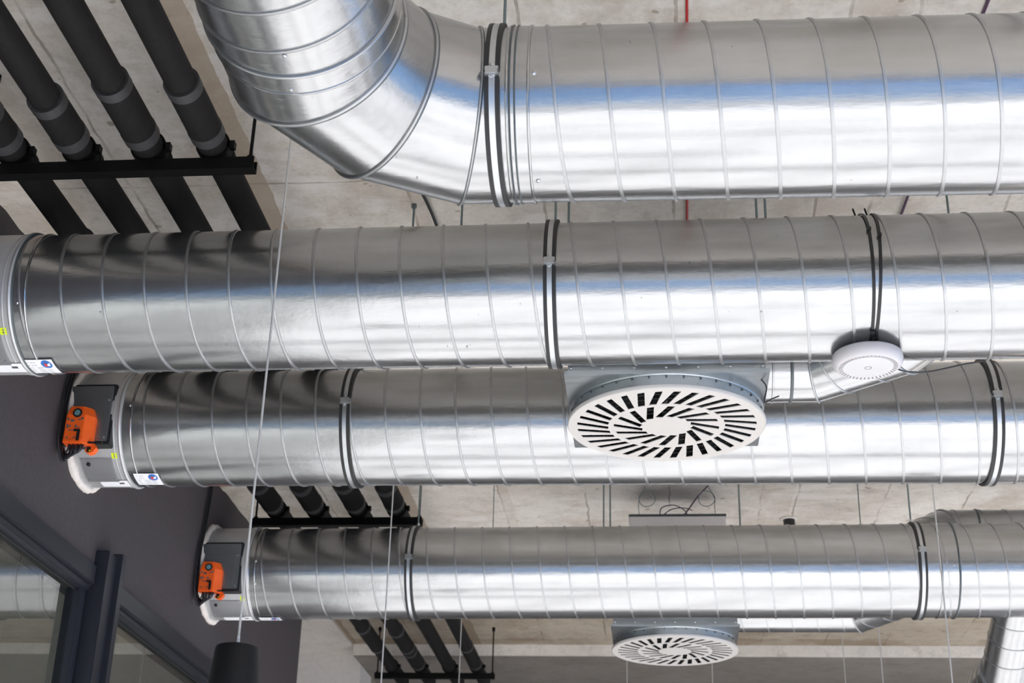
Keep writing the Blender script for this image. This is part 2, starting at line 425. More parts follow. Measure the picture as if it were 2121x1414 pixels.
d1 = spiral_duct(1, 'spiral duct nearest the viewer, running right from the elbow along the top', -.30, 3.3, .1322, -.221, 127.3)
d2 = spiral_duct(2, 'second spiral duct from the viewer, carrying the round white access point', -1.985, 3.3, .1340, -.081, 114.5)
d3 = spiral_duct(3, 'third spiral duct from the viewer, passing behind the large swirl diffuser', -2.015, 3.3, .1337, -.984, 109.1)
d4 = spiral_duct(4, 'farthest spiral duct, behind the smaller swirl diffuser’s plenum box'.replace('’', "'"), -1.985, 3.3, .137, -.821, 109.5)
d4['label'] = 'fourth and farthest long spiral duct, just above the smaller swirl diffuser'
for th in (97, 170): screw(d1, 1, -.275, th)
for x, th in ((1.40, 100), (1.40, 172)): screw(d4, 4, x, th, .005)
screw(d2, 2, -1.965, 115); screw(d3, 3, -1.985, 88); screw(d4, 4, -1.95, 90); screw(d4, 4, -1.95, 118)
# collars at the ends and couplings
def collar(parent, k, x0, x1, edge=True, rr=R + .0025, joint=None):
    bm = B(); tube(bm, ax_pt(k, x0), ax_pt(k, x1), rr, seg=1)
    d = ax_pt(k, x1) - ax_pt(k, x0)
    if edge:
        for x in (x0, x1): bead(bm, ax_pt(k, x), d, rr - .001, .004, .004)
    o = obj('collar', bm, 'galv', parent)
    if joint is not None:
        bm = B(); bead(bm, ax_pt(k, joint), d, rr, .005, .006); obj('joint_ring', bm, 'joint', o)
    return o
collar(d1, 1, -.345, -.292); 
bm = B(); bead(bm, ax_pt(1, -.338), ax_pt(1, 0) - ax_pt(1, -1), R + .001, .003, .006); bead(bm, ax_pt(1, -.325), ax_pt(1, 0) - ax_pt(1, -1), R + .001, .003, .005); obj('joint_ring', bm, 'joint', d1)
collar(d2, 2, -1.985, -1.94, joint=-1.983); collar(d3, 3, -2.015, -1.972); collar(d4, 4, -1.985, -1.955)
collar(d4, 4, 1.345, 1.428, joint=1.425)

# stickers on the ducts
def sticker(parent, k, x0, x1, th0, th1):
    P = P_on(k); o_bm = B(); patch(o_bm, P, None, rad(th0), rad(th1), x0, x1, R + .0055)
    o = obj('label_sticker', o_bm, 'paper', parent); o['label'] = 'white paper label with a blue oval emblem'
    w = x1 - x0; t = th1 - th0; xc = x0 + w * .74; tc = th0 + t * .27
    def disc(name, xc, tc, rx, rt_, rr, mat, n=24, pts=None):
        bm = B(); ring = pts or [(math.cos(2 * PI * i / n), math.sin(2 * PI * i / n)) for i in range(n)]
        bm.faces.new([bm.verts.new(P(xc + a * rx, rad(tc + b * rt_), rr)) for a, b in ring]); obj(name, bm, mat, o)
    disc('emblem', xc, tc, w * .19, t * .24, R + .0063, 'blue')
    disc('emblem', xc + w * .02, tc, w * .12, t * .10, R + .0069, 'paper', pts=[(-1, .6), (1, -1), (.7, 1)])
    disc('emblem', xc - w * .03, tc + t * .02, w * .055, t * .11, R + .0075, 'red', 12)
    bm = B()
    for i in range(5):
        a = th0 + t * (.14 + .17 * i); e = .42 if i < 2 else .9
        for j in range(3):
            xa = x0 + w * (.07 + (e - .07) * j / 3); xb = xa + w * (e - .07) / 3 * (.5 + .3 * ((i * 3 + j * 5) % 3) / 2)
            patch(bm, P, None, rad(a), rad(a + t * .045), xa, xb, R + .0063, 1, 1)
    obj('print', bm, 'greyprint', o)
sticker(d2, 2, -1.985, -1.892, 166.0, 190)
sticker(d3, 3, -1.992, -1.893, 159.3, 181)
sticker(d4, 4, -1.965, -1.858, 186.5 - 12, 198)

# ------------------------------------------------------------------ fire dampers where the ducts meet the wall
def damper(k, label, actuator=True, ya=0.):
    P = P_on(k); xe = DUCT[k][0][0]; base = ax_pt(k, XW); Yf = base.y - R
    t = thing('fire_damper', label, 'fire damper', base, 'fire dampers at the dark wall')
    bm = B(); tube(bm, ax_pt(k, XW - .12), ax_pt(k, xe - .001), R + .004, seg=.1)
    bead(bm, ax_pt(k, xe - .006), V((1, 0, 0)), R + .003, .008, .008)
    bead(bm, ax_pt(k, xe - .03), V((1, 0, 0)), R + .003, .004, .003)
    obj('housing', bm, 'galv_damper', t)
    zc = base.z
    # lower rounded access cover with screws and a dark plug
    bm = B(); patch(bm, P, None, rad(140), rad(172), XW + .045, xe - .045, R + .008, 3, 12)
    ge = bmesh.ops.solidify(bm, geom=bm.faces[:], thickness=.003)
    obj('access_cover', bm, 'galv_damper', t)
    for x, th in ((XW + .055, 166), (xe - .055, 166)):
        n = V((0, -math.sin(rad(th)), math.cos(rad(th)))); bm = B(); lathe(bm, [(.004, 0), (.003, .003), (0, .0035)], P(x, rad(th), R + .009), n, 10); obj('screw', bm, 'zinc', t)
    th = rad(146); n = V((0, -math.sin(th), math.cos(th))); bm = B(); lathe(bm, [(.008, 0), (.008, .004), (0, .005)], P(XW + .075, th, R + .009), n, 20); obj('plug', bm, 'black_plastic', t)
    # type plate under the damper
    bm = B(); patch(bm, P, None, rad(170), rad(185), XW + .09, xe - .012, R + .0075, 2, 6); o = obj('type_plate', bm, 'paper', t); o['label'] = 'white type plate under the damper'
    bm = B(); patch(bm, P, None, rad(174), rad(177), xe - .05, xe - .03, R + .0085, 1, 2); obj('print', bm, 'print', o)
    # yellow check label with a small arrow mark
    xa = xe - .030
    bm = B(); patch(bm, P, None, rad(134.5), rad(140.5), xa - .014, xa + .008, R + .0055, 2, 4); o = obj('check_label', bm, 'yellow', t); o['label'] = 'small fluorescent yellow check label'
    bm = B(); patch(bm, P, None, rad(136), rad(136.8), xa - .006, xa - .001, R + .0065, 1, 1)
    obj('print', bm, 'print', o); bm = B()
    f = [P(xa - .007, rad(138.6), R + .0065), P(xa - .001, rad(137.6), R + .0065), P(xa - .001, rad(139.4), R + .0065)]
    bm.faces.new([bm.verts.new(p) for p in f]); obj('print', bm, 'print', o)
    if not actuator: return t
    x0, x1 = XW + .022, xe - .045
    # flat mounting plate on a black gasket, standing proud of the round housing
    bm = B(); box(bm, x0 - .03, x1 + .012, Yf - .006, Yf + .075, zc - .150, zc + .096, .004); obj('gasket', bm, 'rubber', t)
    bm = B(); box(bm, x0 - .03, x1 + .003, Yf - .014, Yf - .004, zc - .140, zc + .086, .003); obj('mounting_plate', bm, 'galv_box', t)
    bm = B(); box(bm, x0 + .06, x1 - .018, Yf - .02, Yf - .013, zc - .125, zc + .03, .002); obj('bracket', bm, 'galv_box', t)
    for x, z in ((x1 - .010, zc + .028), (x1 - .010, zc - .125), (x1 - .03, zc - .10)):
        bm = B(); cyl(bm, (x, Yf - .012, z), (x, Yf - .019, z), .004, 12); obj('screw', bm, 'zinc', t)
    # the orange actuator body: a bevelled block with a chamfered right side
    ax0, ax1 = x0 + .006, x0 + .108; az0, az1 = zc - .168, zc - .022; yf = Yf - .075
    prof = [(ax0, Yf - .02), (ax0, yf + .004), (ax0 + .004, yf), (ax1 - .03, yf), (ax1 - .026, yf + .002), (ax1, yf + .035), (ax1, Yf - .02)]
    def slab(pr, z0, z1):
        bm = B(); a = [bm.verts.new((x, y, z0)) for x, y in pr]; b = [bm.verts.new((x, y, z1)) for x, y in pr]
        n = len(pr)
        for i in range(n): bm.faces.new((a[i], a[(i + 1) % n], b[(i + 1) % n], b[i]))
        bm.faces.new(a); bm.faces.new(b); return bm
    act = obj('actuator', slab(prof, az0, az1 - .035), 'orange', t, sharp=25); act['label'] = 'orange actuator box on the damper'
    prof2 = [(x if x < ax1 - .001 else ax1, y) for x, y in prof]
    bm = slab(prof2, az1 - .037, az1)
    for v_ in bm.verts:
        if v_.co.z > az1 - .001: v_.co.x += (.010 if v_.co.x < (ax0 + ax1) / 2 else -.014); v_.co.y += .006 if v_.co.y < Yf - .05 else 0
    obj('actuator_cap', bm, 'orange', act, sharp=25)
    bm = B(); box(bm, ax0 + .002, ax1 - .03, yf - .003, yf + .002, az0 - .004, az0 + .012, .002); obj('cable_lip', bm, 'orange', act)
    # dial, screws, printed marks, crank clip
    cx = ax0 + .044; cz = az1 - .030
    bm = B(); lathe(bm, [(.0175, 0), (.0175, .007), (.0115, .008), (.0115, .004)], (cx, yf + .002, cz), (0, -1, 0), 28); dl = obj('dial', bm, 'black_plastic', act)
    bm = B(); lathe(bm, [(.0118, .004), (.0115, .0075), (.006, .0085), (0, .0085)], (cx, yf + .002, cz), (0, -1, 0), 24); obj('dial_knob', bm, 'teal', dl)
    for x, z in ((ax0 + .011, az1 - .055), (ax0 + .066, az1 - .053)):
        bm = B(); cyl(bm, (x, yf + .001, z), (x, yf - .003, z), .0048, 12); obj('screw', bm, 'zinc', act)
    for x, z, w, h in ((.028, .060, .016, .008), (.054, .056, .010, .005), (.012, .083, .008, .016), (.022, .082, .005, .010), (.044, .083, .008, .010), (.056, .088, .008, .004), (.028, .099, .022, .003), (.016, .128, .008, .005), (.044, .128, .014, .003)):
        bm = B(); box(bm, ax0 + x - w / 2, ax0 + x + w / 2, yf - .0008, yf + .001, az1 - z - h / 2, az1 - z + h / 2)
        obj('print', bm, 'print', act, smooth=False)
    bm = B(); box(bm, ax0 + .040, ax0 + .062, yf - .005, yf, az0 + .042, az0 + .050); box(bm, ax0 + .054, ax0 + .064, yf - .006, yf, az0 + .004, az0 + .048)
    box(bm, ax0 + .054, x1 + .004, yf + .02, yf + .026, az0 + .002, az0 + .008); obj('crank_clip', bm, 'black_plastic', act)
    # small orange thermal trip with a black window and yellow light
    sx, sz = ax1 - .006, az0 - .012
    bm = B(); pr = [(-.022, -.008), (-.006, -.018), (.012, -.012), (.022, .004), (.014, .02), (-.002, .022), (-.012, .012)]
    a = [bm.verts.new((sx + p, Yf - .004, sz + q)) for p, q in pr]; b = [bm.verts.new((sx + p, Yf - .032, sz + q)) for p, q in pr]
    for i in range(7): bm.faces.new((a[i], a[(i + 1) % 7], b[(i + 1) % 7], b[i]))
    bm.faces.new(a); bm.faces.new(b); tr = obj('thermal_trip', bm, 'orange', t, sharp=25)
    bm = B(); box(bm, sx - .014, sx + .002, Yf - .034, Yf - .031, sz - .012, sz + .008); obj('trip_window', bm, 'black_plastic', tr)
    bm = B(); cyl(bm, (sx - .001, Yf - .033, sz - .008), (sx - .001, Yf - .036, sz - .008), .0022, 10); obj('indicator', bm, 'yellow', tr)
    # black leads looping from the actuator
    for i, (dx, dz) in enumerate(((.018, .024), (.034, .030), (.050, .026), (.064, .018))):
        bm = B(); sweep(bm, smooth_path([(ax0 + dx, yf + .025, az0 + .004), (ax0 + dx + .002, yf + .02, az0 - dz * .6), (ax0 + dx - .008, yf + .025, az0 - dz - .012), (ax0 - .006 - i * .003, yf + .04, az0 - .016 - i * .004), (ax0 - .03, Yf - .004 - .006 * i, az0 + .02 + .02 * i)], 6), .0042, 8)
        obj('lead', bm, 'black_cable', t)
    return t
damper(2, 'fire damper housing where the second duct from the viewer enters the wall', False)
damper(3, 'fire damper with orange actuator on the third duct from the viewer')
damper(4, 'fire damper with orange actuator on the farthest spiral duct, by the pendant cable')
# lumpy white foam where each duct passes through the wall
for k, lab in ((2, 'white sealing foam round the second duct from the viewer at the wall'), (3, 'white sealing foam bead round the third duct at the dark wall'), (4, 'white sealing foam bead round the farthest duct at the dark wall')):
    c = ax_pt(k, XW); bm = B(); N = 140; loops = []
    for i in range(N):
        th = 2 * PI * i / N; nrm = V((0, -math.sin(th), math.cos(th)))
        rr = .016 + .007 * noise.noise((math.cos(th) * 5 + k * 9, math.sin(th) * 5, 0)) + .003 * noise.noise((math.cos(th) * 22, math.sin(th) * 22, k))
        cc = c + nrm * (R + .010 + .006 * noise.noise((math.cos(th) * 8, math.sin(th) * 8, k * 3))) + V((.006, 0, 0))
        loops.append([cc + (nrm * math.cos(a) + V((1, 0, 0)) * math.sin(a)) * rr for a in [2 * PI * j / 10 for j in range(10)]])
    skin(bm, loops, closed=True); tag(obj('foam_seal', bm, 'foam', origin=c), lab, 'sealant', 'foam seals at the dark wall')
# black control cables up the wall beside the dampers
def cable_thing(name, pts, r, mat, label, cat='cable', group=None, k=6, n=8):
    bm = B(); sweep(bm, smooth_path(pts, k), r, n); return tag(obj(name, bm, mat, origin=pts[0]), label, cat, group)
for k, lab in ((3, 'bundle of black control cables up the wall beside the third duct'), (4, 'bundle of black control cables up the wall beside the farthest duct')):
    b = ax_pt(k, XW); bm = B()
    for i in range(4):
        y = b.y - R - .018 - .014 * i - (.012 if i == 3 else 0); xx = XW + .006 + .004 * (i % 2)
        sweep(bm, smooth_path([(XW + .10 - .016 * i, b.y - R - .045, b.z - .168), (XW + .085 - .012 * i, b.y - R - .05, b.z - .200 - .006 * i), (XW + .035, b.y - R - .05 - .006 * i, b.z - .212 - .009 * i), (xx + .008, y - .02, b.z - .165), (xx + .004, y - .02, b.z - .08), (xx, y - .012 + .01 * math.sin(i), b.z + .05), (xx, y + .03, b.z + .20), (xx, y + .06, 2.50), (xx - .02, y + .06, 2.53)], 7), .0045, 8)
    tag(obj('control_cables', bm, 'black_cable', origin=(XW, b.y - R, b.z)), lab, 'cable', 'control cables at the dampers')

# ------------------------------------------------------------------ the elbow of the nearest duct and the run towards the viewer
A_ = ax_pt(1, -.463); zE = A_.z; Lg = .2430
pB = A_ + V((-math.cos(rad(30)), -math.sin(rad(30)), 0)) * Lg; pC = pB + V((-math.sin(rad(30)), -math.cos(rad(30)), 0)) * Lg
pts = [ax_pt(1, -.335), A_, pB, pC, pC + V((0, -.182, 0))]
lps = miter(pts, R + .001, 96)
elb = thing('duct_elbow', 'large segmented galvanised elbow turning the nearest duct towards the viewer', 'duct elbow', A_)
for i in range(4):
    bm = B(); k = 6
    skin(bm, [[a.lerp(b, j / k) for a, b in zip(lps[i], lps[i + 1])] for j in range(k + 1)])
    obj('segment', bm, 'galv', elb)
for i, rr in ((1, .0032), (2, .0050), (3, .0056)):
    c = pts[i]; lp = [c + (p - c) * (1 + .002 / R) for p in lps[i]]
    bm = B(); sweep(bm, lp, rr, 10, True); obj('standing_seam', bm, 'galv_seam', elb)
    bm = B(); dirn = (pts[i] - pts[i - 1]).normalized(); sweep(bm, [p + dirn * (-rr * 1.1) for p in lp], rr * .55, 8, True); obj('joint_line', bm, 'joint', elb)
bm = B()                                    # dashed weld line on the upper inside of the first segment
th = rad(78); u_, s_ = V((0, 0, 1)), V((0, -1, 0))
for i in range(14):
    t = i / 14; idx = int((th / (2 * PI)) * 96)
    a = lps[1][(96 - idx) % 96] if False else lps[1][idx]; b = lps[2][idx]
    p = a.lerp(b, t); q = a.lerp(b, t + .04); n_ = V((0, -math.sin(th), math.cos(th)))
    cyl(bm, p, q, .0016, 6)
obj('weld_line', bm, 'joint', elb)
# straight run overhead
xS = pC.x; yC = pC.y
bm = B(); p0, p1 = V((xS, yC - .18, zE)), V((xS, -1.2, zE)); tube(bm, p0, p1, R - .0005); helix(bm, p0, p1, R, .134, .095, rad(180))
sd = tag(obj('spiral_duct', bm, ['galv', 'galv_seam'], origin=p0), 'short run of spiral duct from the elbow overhead towards the viewer', 'duct', 'long spiral ducts under the ceiling')
bm = B(); 
bead(bm, V((xS, yC - .183, zE)), (0, 1, 0), R + .001, .005, .006); obj('joint_ring', bm, 'galv_seam', sd)
bm = B(); bead(bm, V((xS, yC - .116, zE)), (0, 1, 0), R + .001, .004, .003); obj('joint_ring', bm, 'galv', elb)
for (yy, th) in ((yC - .133, 177), (yC - .262, 181), (yC - .03, 98)):
    n = V((math.sin(rad(th - 180)), 0, math.cos(rad(th)))); bm = B(); lathe(bm, [(.006, -.001), (.0055, .003), (0, .0045)], V((xS, yy, zE)) + n * R, n, 12); obj('screw', bm, 'zinc', sd)

# ------------------------------------------------------------------ hangers: rubber lined band, bolted lug and rod to the ceiling
def duct_hanger(k, x, label, lug=90, w=.0075):
    c = ax_pt(k, x); d = V((1, 0, 0))
    t = thing('duct_hanger', label, 'duct hanger', c + V((0, 0, R)), 'duct hangers')
    gap = rad(3.2); P = P_on(k)
    def arc_band(name, xa, xb, r0, r1, mat, a0, a1, par):
        bm = B(); n = 90; L = []
        for i in range(n + 1):
            a = a0 + (a1 - a0) * i / n
            L.append([P(xa, a, r0), P(xb, a, r0), P(xb, a, r1), P(xa, a, r1)])
        skin(bm, L, True); return obj(name, bm, mat, par, sharp=50)
    a0, a1 = rad(lug) + gap, rad(lug) - gap + 2 * PI
    band = arc_band('band', x - w, x + w, R + .004, R + .010, 'zinc', a0 - gap * .6, a1 + gap * .6, t)
    for s in (-1, 1):
        xa = x + s * (w + .0005); xb = x + s * (w + .0115)
        arc_band('rubber_edge', min(xa, xb), max(xa, xb), R + .001, R + .011, 'rubber', a0, a1, t)
    p = P(x, rad(lug), R); bm = B()
    box(bm, x - .017, x + .017, p.y - .020, p.y - .003, p.z - .013, p.z - .003, .002); box(bm, x - .017, x + .017, p.y - .020, p.y - .003, p.z + .003, p.z + .013, .002)
    box(bm, x - .015, x + .015, p.y - .024, p.y - .019, p.z - .012, p.z + .006, .001)
    lg = obj('lug', bm, 'zinc', t)
    bm = B(); cyl(bm, (x, p.y - .013, p.z - .018), (x, p.y - .013, p.z + .018), .004, 10); cyl(bm, (x, p.y - .013, p.z + .013), (x, p.y - .013, p.z + .019), .0075, 6); obj('bolt', bm, 'zinc', lg)
    bm = B(); cyl(bm, c + V((0, 0, R + .008)), (x, c.y, CEIL), .0042, 10); obj('rod', bm, 'rod', t)
    bm = B(); cyl(bm, c + V((0, 0, R + .008)), c + V((0, 0, R + .035)), .0085, 6); obj('nut', bm, 'zinc', t)
    return t
duct_hanger(1, -.378, 'rubber lined hanger band on the nearest duct beside the elbow', 97)
duct_hanger(2, -.302, 'rubber lined hanger band on the second duct, left of the large diffuser', 92)
duct_hanger(3, -1.147, 'rubber lined hanger band on the third duct, near its left end', 86.5)
duct_hanger(3, 1.224, 'rubber lined hanger band on the third duct at far right', 87)
duct_hanger(4, -1.192, 'rubber lined hanger band on the farthest duct, near its left end', 86.5)
duct_hanger(4, 1.258, 'rubber lined hanger band on the farthest duct at right', 81)

# ------------------------------------------------------------------ mitred branch ducts
def branch(label, pts, r, pitch=.13, group='branch ducts', rings=(), seam_from=None, joint_r=.004):
    """round branch duct along a mitred path; spiral seams on its straight legs"""
    pts = [V(p) for p in pts]; lps = miter(pts, r, 64)
    t = thing('branch_duct', label, 'duct', pts[0], group)
    for i in range(len(pts) - 1):
        bm = B(); skin(bm, [[a.lerp(b, j / 5) for a, b in zip(lps[i], lps[i + 1])] for j in range(6)])
        if (pts[i + 1] - pts[i]).length > .3:
            d = (pts[i + 1] - pts[i]).normalized(); e = r * .28
            helix(bm, pts[i] + d * (e if i else 0), pts[i + 1] - d * (e if i < len(pts) - 2 else 0), r, pitch, .04, rad(110), .004, .003, 40)
        obj('section', bm, ['galv', 'galv_seam'], t)
        if i:
            bm = B(); c = pts[i]; sweep(bm, [c + (p - c) * 1.01 for p in lps[i]], joint_r, 8, True); obj('joint_ring', bm, 'galv_seam', t)
    for (c, d, mat, w, h) in rings:
        bm = B(); bead(bm, V(c), V(d), r, w, h, 64); obj('coupling_ring', bm, mat, t)
    return t

# ------------------------------------------------------------------ swirl diffusers
def faceplate_mesh(Rd, cx, cy, z0, z1):
    """round plate with 32 outer and 16 inner slanted slots cut right through"""
    polys = []
    for n, ra, rb, off in ((32, .585, .915, 8.), (16, .235, .545, 2.)):
        for i in range(n):
            a = 2 * PI * i / n + rad(off); rm = (ra + rb) / 2; hl = (rb - ra) / 2 * 1.02; hw = .0345
            c = V((math.cos(a), math.sin(a))) * rm; da = a - rad(19 if n == 32 else 26)
            e = V((math.cos(da), math.sin(da))); f = V((-e.y, e.x)); sk = .35
            polys.append([(c + e * (sx * hl + sk * sy * hw * -1) + f * (sy * hw)) for sx, sy in ((-1, -1), (1, -1), (1, 1), (-1, 1))])
    vs, es = [], []
    N = 128
    for i in range(N): vs.append(V((math.cos(2 * PI * i / N), math.sin(2 * PI * i / N)))); es.append((i, (i + 1) % N))
    for p in polys:
        b = len(vs); vs += p; es += [(b + i, b + (i + 1) % 4) for i in range(4)]
    ov, oe, of, *_ = delaunay_2d_cdt([V(v) for v in vs], es, [], 1, 1e-6)
    def inside(p, q):
        s = [(q[(i + 1) % 4] - q[i]).cross(p - q[i]) for i in range(4)]
        return all(x > 0 for x in s) or all(x < 0 for x in s)
    bm = B(); bv = [bm.verts.new((cx + v.x * Rd, cy - v.y * Rd, z0)) for v in ov]
    for f in of:
        c = sum((ov[i] for i in f), V((0, 0))) / len(f)
        if any(inside(c, q) for q in polys): continue
        bm.faces.new([bv[i] for i in f])
    for v_ in list(bm.verts):
        if not v_.link_faces: bm.verts.remove(v_)
    res = bmesh.ops.extrude_face_region(bm, geom=bm.faces[:])
    for g in res['geom']:
        if isinstance(g, bmesh.types.BMVert): g.co.z = z1
    return bm, polys
def diffuser(label, cx, cy, zb, Rd, half, back_rods, sidebr=None):
    t = thing('swirl_diffuser', label, 'air diffuser', (cx, cy, zb - .05), 'swirl diffusers')
    zt = zb + .26
    bm = B(); h = half - .012; box(bm, cx - h, cx + h, cy - h, cy + h, zb + .012, zt, .002); obj('plenum_box', bm, 'galv_box', t)
    bm = B(); box(bm, cx - half, cx + half, cy - half, cy + half, zb, zb + .014, .002); obj('flange', bm, 'galv_box', t)
    for i in range(7):
        x = cx - h * .97 + 2 * h * .97 * i / 6; p = V((x, cy - h, zb + .026))
        bm = B(); lathe(bm, [(.0055, 0), (.005, .003), (0, .0045)], p, (0, -1, 0), 10); obj('screw', bm, 'zinc', t)
    rn = half * .975; zf = zb - .052
    bm = B(); lathe(bm, [(rn + .008, zb), (rn + .006, zb - .004), (rn, zb - .006), (rn, zf + .004)], (cx, cy, 0), (0, 0, 1), 96); obj('neck', bm, 'galv_box', t)
    for i in range(36):
        bm = B(); a = 2 * PI * i / 36; cyl(bm, (cx + math.cos(a) * (rn), cy + math.sin(a) * rn, zb - .009), (cx + math.cos(a) * (rn + .0035), cy + math.sin(a) * (rn + .0035), zb - .009), .0032, 6)
        obj('rivet', bm, 'joint', t)
    bm, polys = faceplate_mesh(Rd, cx, cy, zf, zf + .0025)
    fp = obj('faceplate', bm, 'white_metal', t, sharp=30); fp['label'] = 'round white plate with slanted slots'
    bm = B(); lathe(bm, [(Rd - .004, zf + .0005), (Rd, zf - .0008), (Rd + .003, zf + .004), (Rd + .002, zf + .012), (Rd - .006, zf + .012)], (cx, cy, 0), (0, 0, 1), 128, True); obj('rim', bm, 'white_metal', fp)
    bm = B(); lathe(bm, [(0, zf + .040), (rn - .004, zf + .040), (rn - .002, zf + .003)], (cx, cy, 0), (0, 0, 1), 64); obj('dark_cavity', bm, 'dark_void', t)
    # black guide vane in every slot, with two cross ribs
    bm = B(); vane_all = []
    for q in polys:
        q3 = [V((cx + p.x * Rd, cy - p.y * Rd, 0)) for p in q]
        e = (q3[1] - q3[0]); w = (q3[3] - q3[0])
        a, b = q3[0] + w * .2, q3[1] + w * .2; bm2 = B()
        n = 4; L = []
        for i in range(n + 1):
            s = i / n; off = w * (.06 + .7 * s * s); z = zf + .004 + .026 * (1 - (1 - s) ** 2)
            L.append((q3[0] + off + e * .02 + V((0, 0, z)), q3[0] + off + e * .98 + V((0, 0, z))))
        vv = [(bm2.verts.new(p), bm2.verts.new(r_)) for p, r_ in L]
        for i in range(n): bm2.faces.new((vv[i][0], vv[i][1], vv[i + 1][1], vv[i + 1][0]))
        for s in (.34, .67):
            c0 = q3[0] + e * s; c1 = q3[3] + e * s
            cyl(bm2, c0 + V((0, 0, zf + .006)) , c1 + V((0, 0, zf + .006)), .0012, 6)
        obj('vane', bm2, 'vane', t)
    bm = B()
    for (x, y) in back_rods:
        bm = B(); cyl(bm, (x, y, zt - .02), (x, y, CEIL), .0042, 10); obj('rod', bm, 'rod', t)
    return t
D1c = (.046, 4.622, 1.9); D2c = (.098, 7.74, 1.875)
diffuser('large white swirl diffuser under its galvanised box, between the second and third ducts', *D1c, .329, .326, [(-.272, 4.335), (.358, 4.335), (.386, 4.32), (-.272, 4.90)])
diffuser('smaller looking white swirl diffuser at the bottom, beyond the farthest duct', *D2c, .329, .326, [(-.262, 7.36), (-.233, 7.52), (.442, 7.36), (.452, 7.52)])
# their feeds from the ducts
by, bz, br = 4.60, 2.035, .105
xm1 = .545
branch('short branch duct feeding the large swirl diffuser, behind the white access point', [(D1c[0] + .30, by, bz), (xm1, by, bz), (xm1 + .265, by - .165, bz + .02), (xm1 + .42, by - .40, bz + .06)], br, rings=[((.462, by, bz), (1, 0, 0), 'joint', .006, .005), ((.40, by, bz), (1, 0, 0), 'galv', .004, .003)])
by2, bz2 = 7.74, 2.035
branch('branch duct feeding the smaller swirl diffuser below the farthest duct', [(D2c[0] + .30, by2, bz2), (1.06, by2, bz2), (1.30, by2 - .32, bz2 + .02), (1.36, 7.2, 2.06)], .105)
cable_thing('tie_wire', [(.345, 4.36, 1.905), (.362, 4.345, 1.868), (.353, 4.35, 1.82), (.374, 4.325, 1.819), (.395, 4.30, 1.818)], .0022, 'black_cable', 'short bent wire sticking out beside the large diffuser box', 'wire')

# ducts beyond the farthest one at right
branch('dark topped branch duct behind the right end of the farthest duct', [(1.14, 7.22, 2.16), (1.30, 7.41, 2.275), (1.52, 7.61, 2.42), (3.2, 7.61, 2.42)], .125, rings=[((1.68, 7.61, 2.42), (1, 0, 0), 'joint', .006, .006), ((1.97, 7.61, 2.42), (1, 0, 0), 'rubber', .018, .02)])
branch('duct dropping from the farthest duct at the lower right corner', [(1.775, 7.10, 2.008), (1.758, 7.62, 1.692), (1.752, 11.3, 1.692)], .125, joint_r=.011)

# ------------------------------------------------------------------ insulated pipes and their racks
RACKS = (3.78, 7.30, 11.0); PZ = 2.478; RZ0, RZ1 = 2.383, 2.424
PIPES = [(-1.352, .0465, 'rightmost', [(3.455, 3.735, .053), (6.95, 7.24, .053), (10.35, 10.93, .050)]),
         (-1.560, .0485, 'second from right', [(3.435, 3.73, .055), (6.9, 7.24, .055)]),
         (-1.785, .0470, 'third from right', [(3.51, 3.735, .055), (4.45, 4.62, .053), (6.93, 7.24, .055), (9.9, 10.42, .053), (10.5, 10.93, .054)]),
         (-2.000, .0470, 'leftmost', [(3.55, 3.735, .055), (4.38, 4.56, .053), (6.9, 7.24, .055), (9.8, 10.4, .052)])]
for x, r, lab, sl in PIPES:
    bm = B(); tube(bm, (x, -1.0, PZ), (x, 11.565, PZ), r, 40, .5)
    if lab == 'xx': pass
    p = tag(obj('insulated_pipe', bm, 'foam_pipe', origin=(x, 3.78, PZ)), '%s of the four black insulated pipes along the left of the ceiling' % lab, 'pipe', 'black insulated ceiling pipes')
    for (a, b, rr) in sl:
        bm = B(); lathe(bm, [(r - .002, a), (rr, a + .001), (rr, b - .001), (r - .002, b)], (x, 0, PZ), (0, 1, 0), 40)
        s = obj('sleeve', bm, 'foam_pipe', p)
        for (ya, yb) in ((a - .001, a + .038), (b - .042, b + .001)):
            bm = B(); lathe(bm, [(r, ya), (rr + .0015, ya), (rr + .0015, yb), (rr - .001, yb)], (x, 0, PZ), (0, 1, 0), 40); obj('tape_band', bm, 'foam_band', s)
    bm = B(); lathe(bm, [(r + .001, 0.), (r + .004, .002), (r + .004, .028), (r + .001, .03)], (x, 3.85, PZ), (0, 1, 0), 40); 
    obj('tape_band', bm, 'foam_pipe', p)
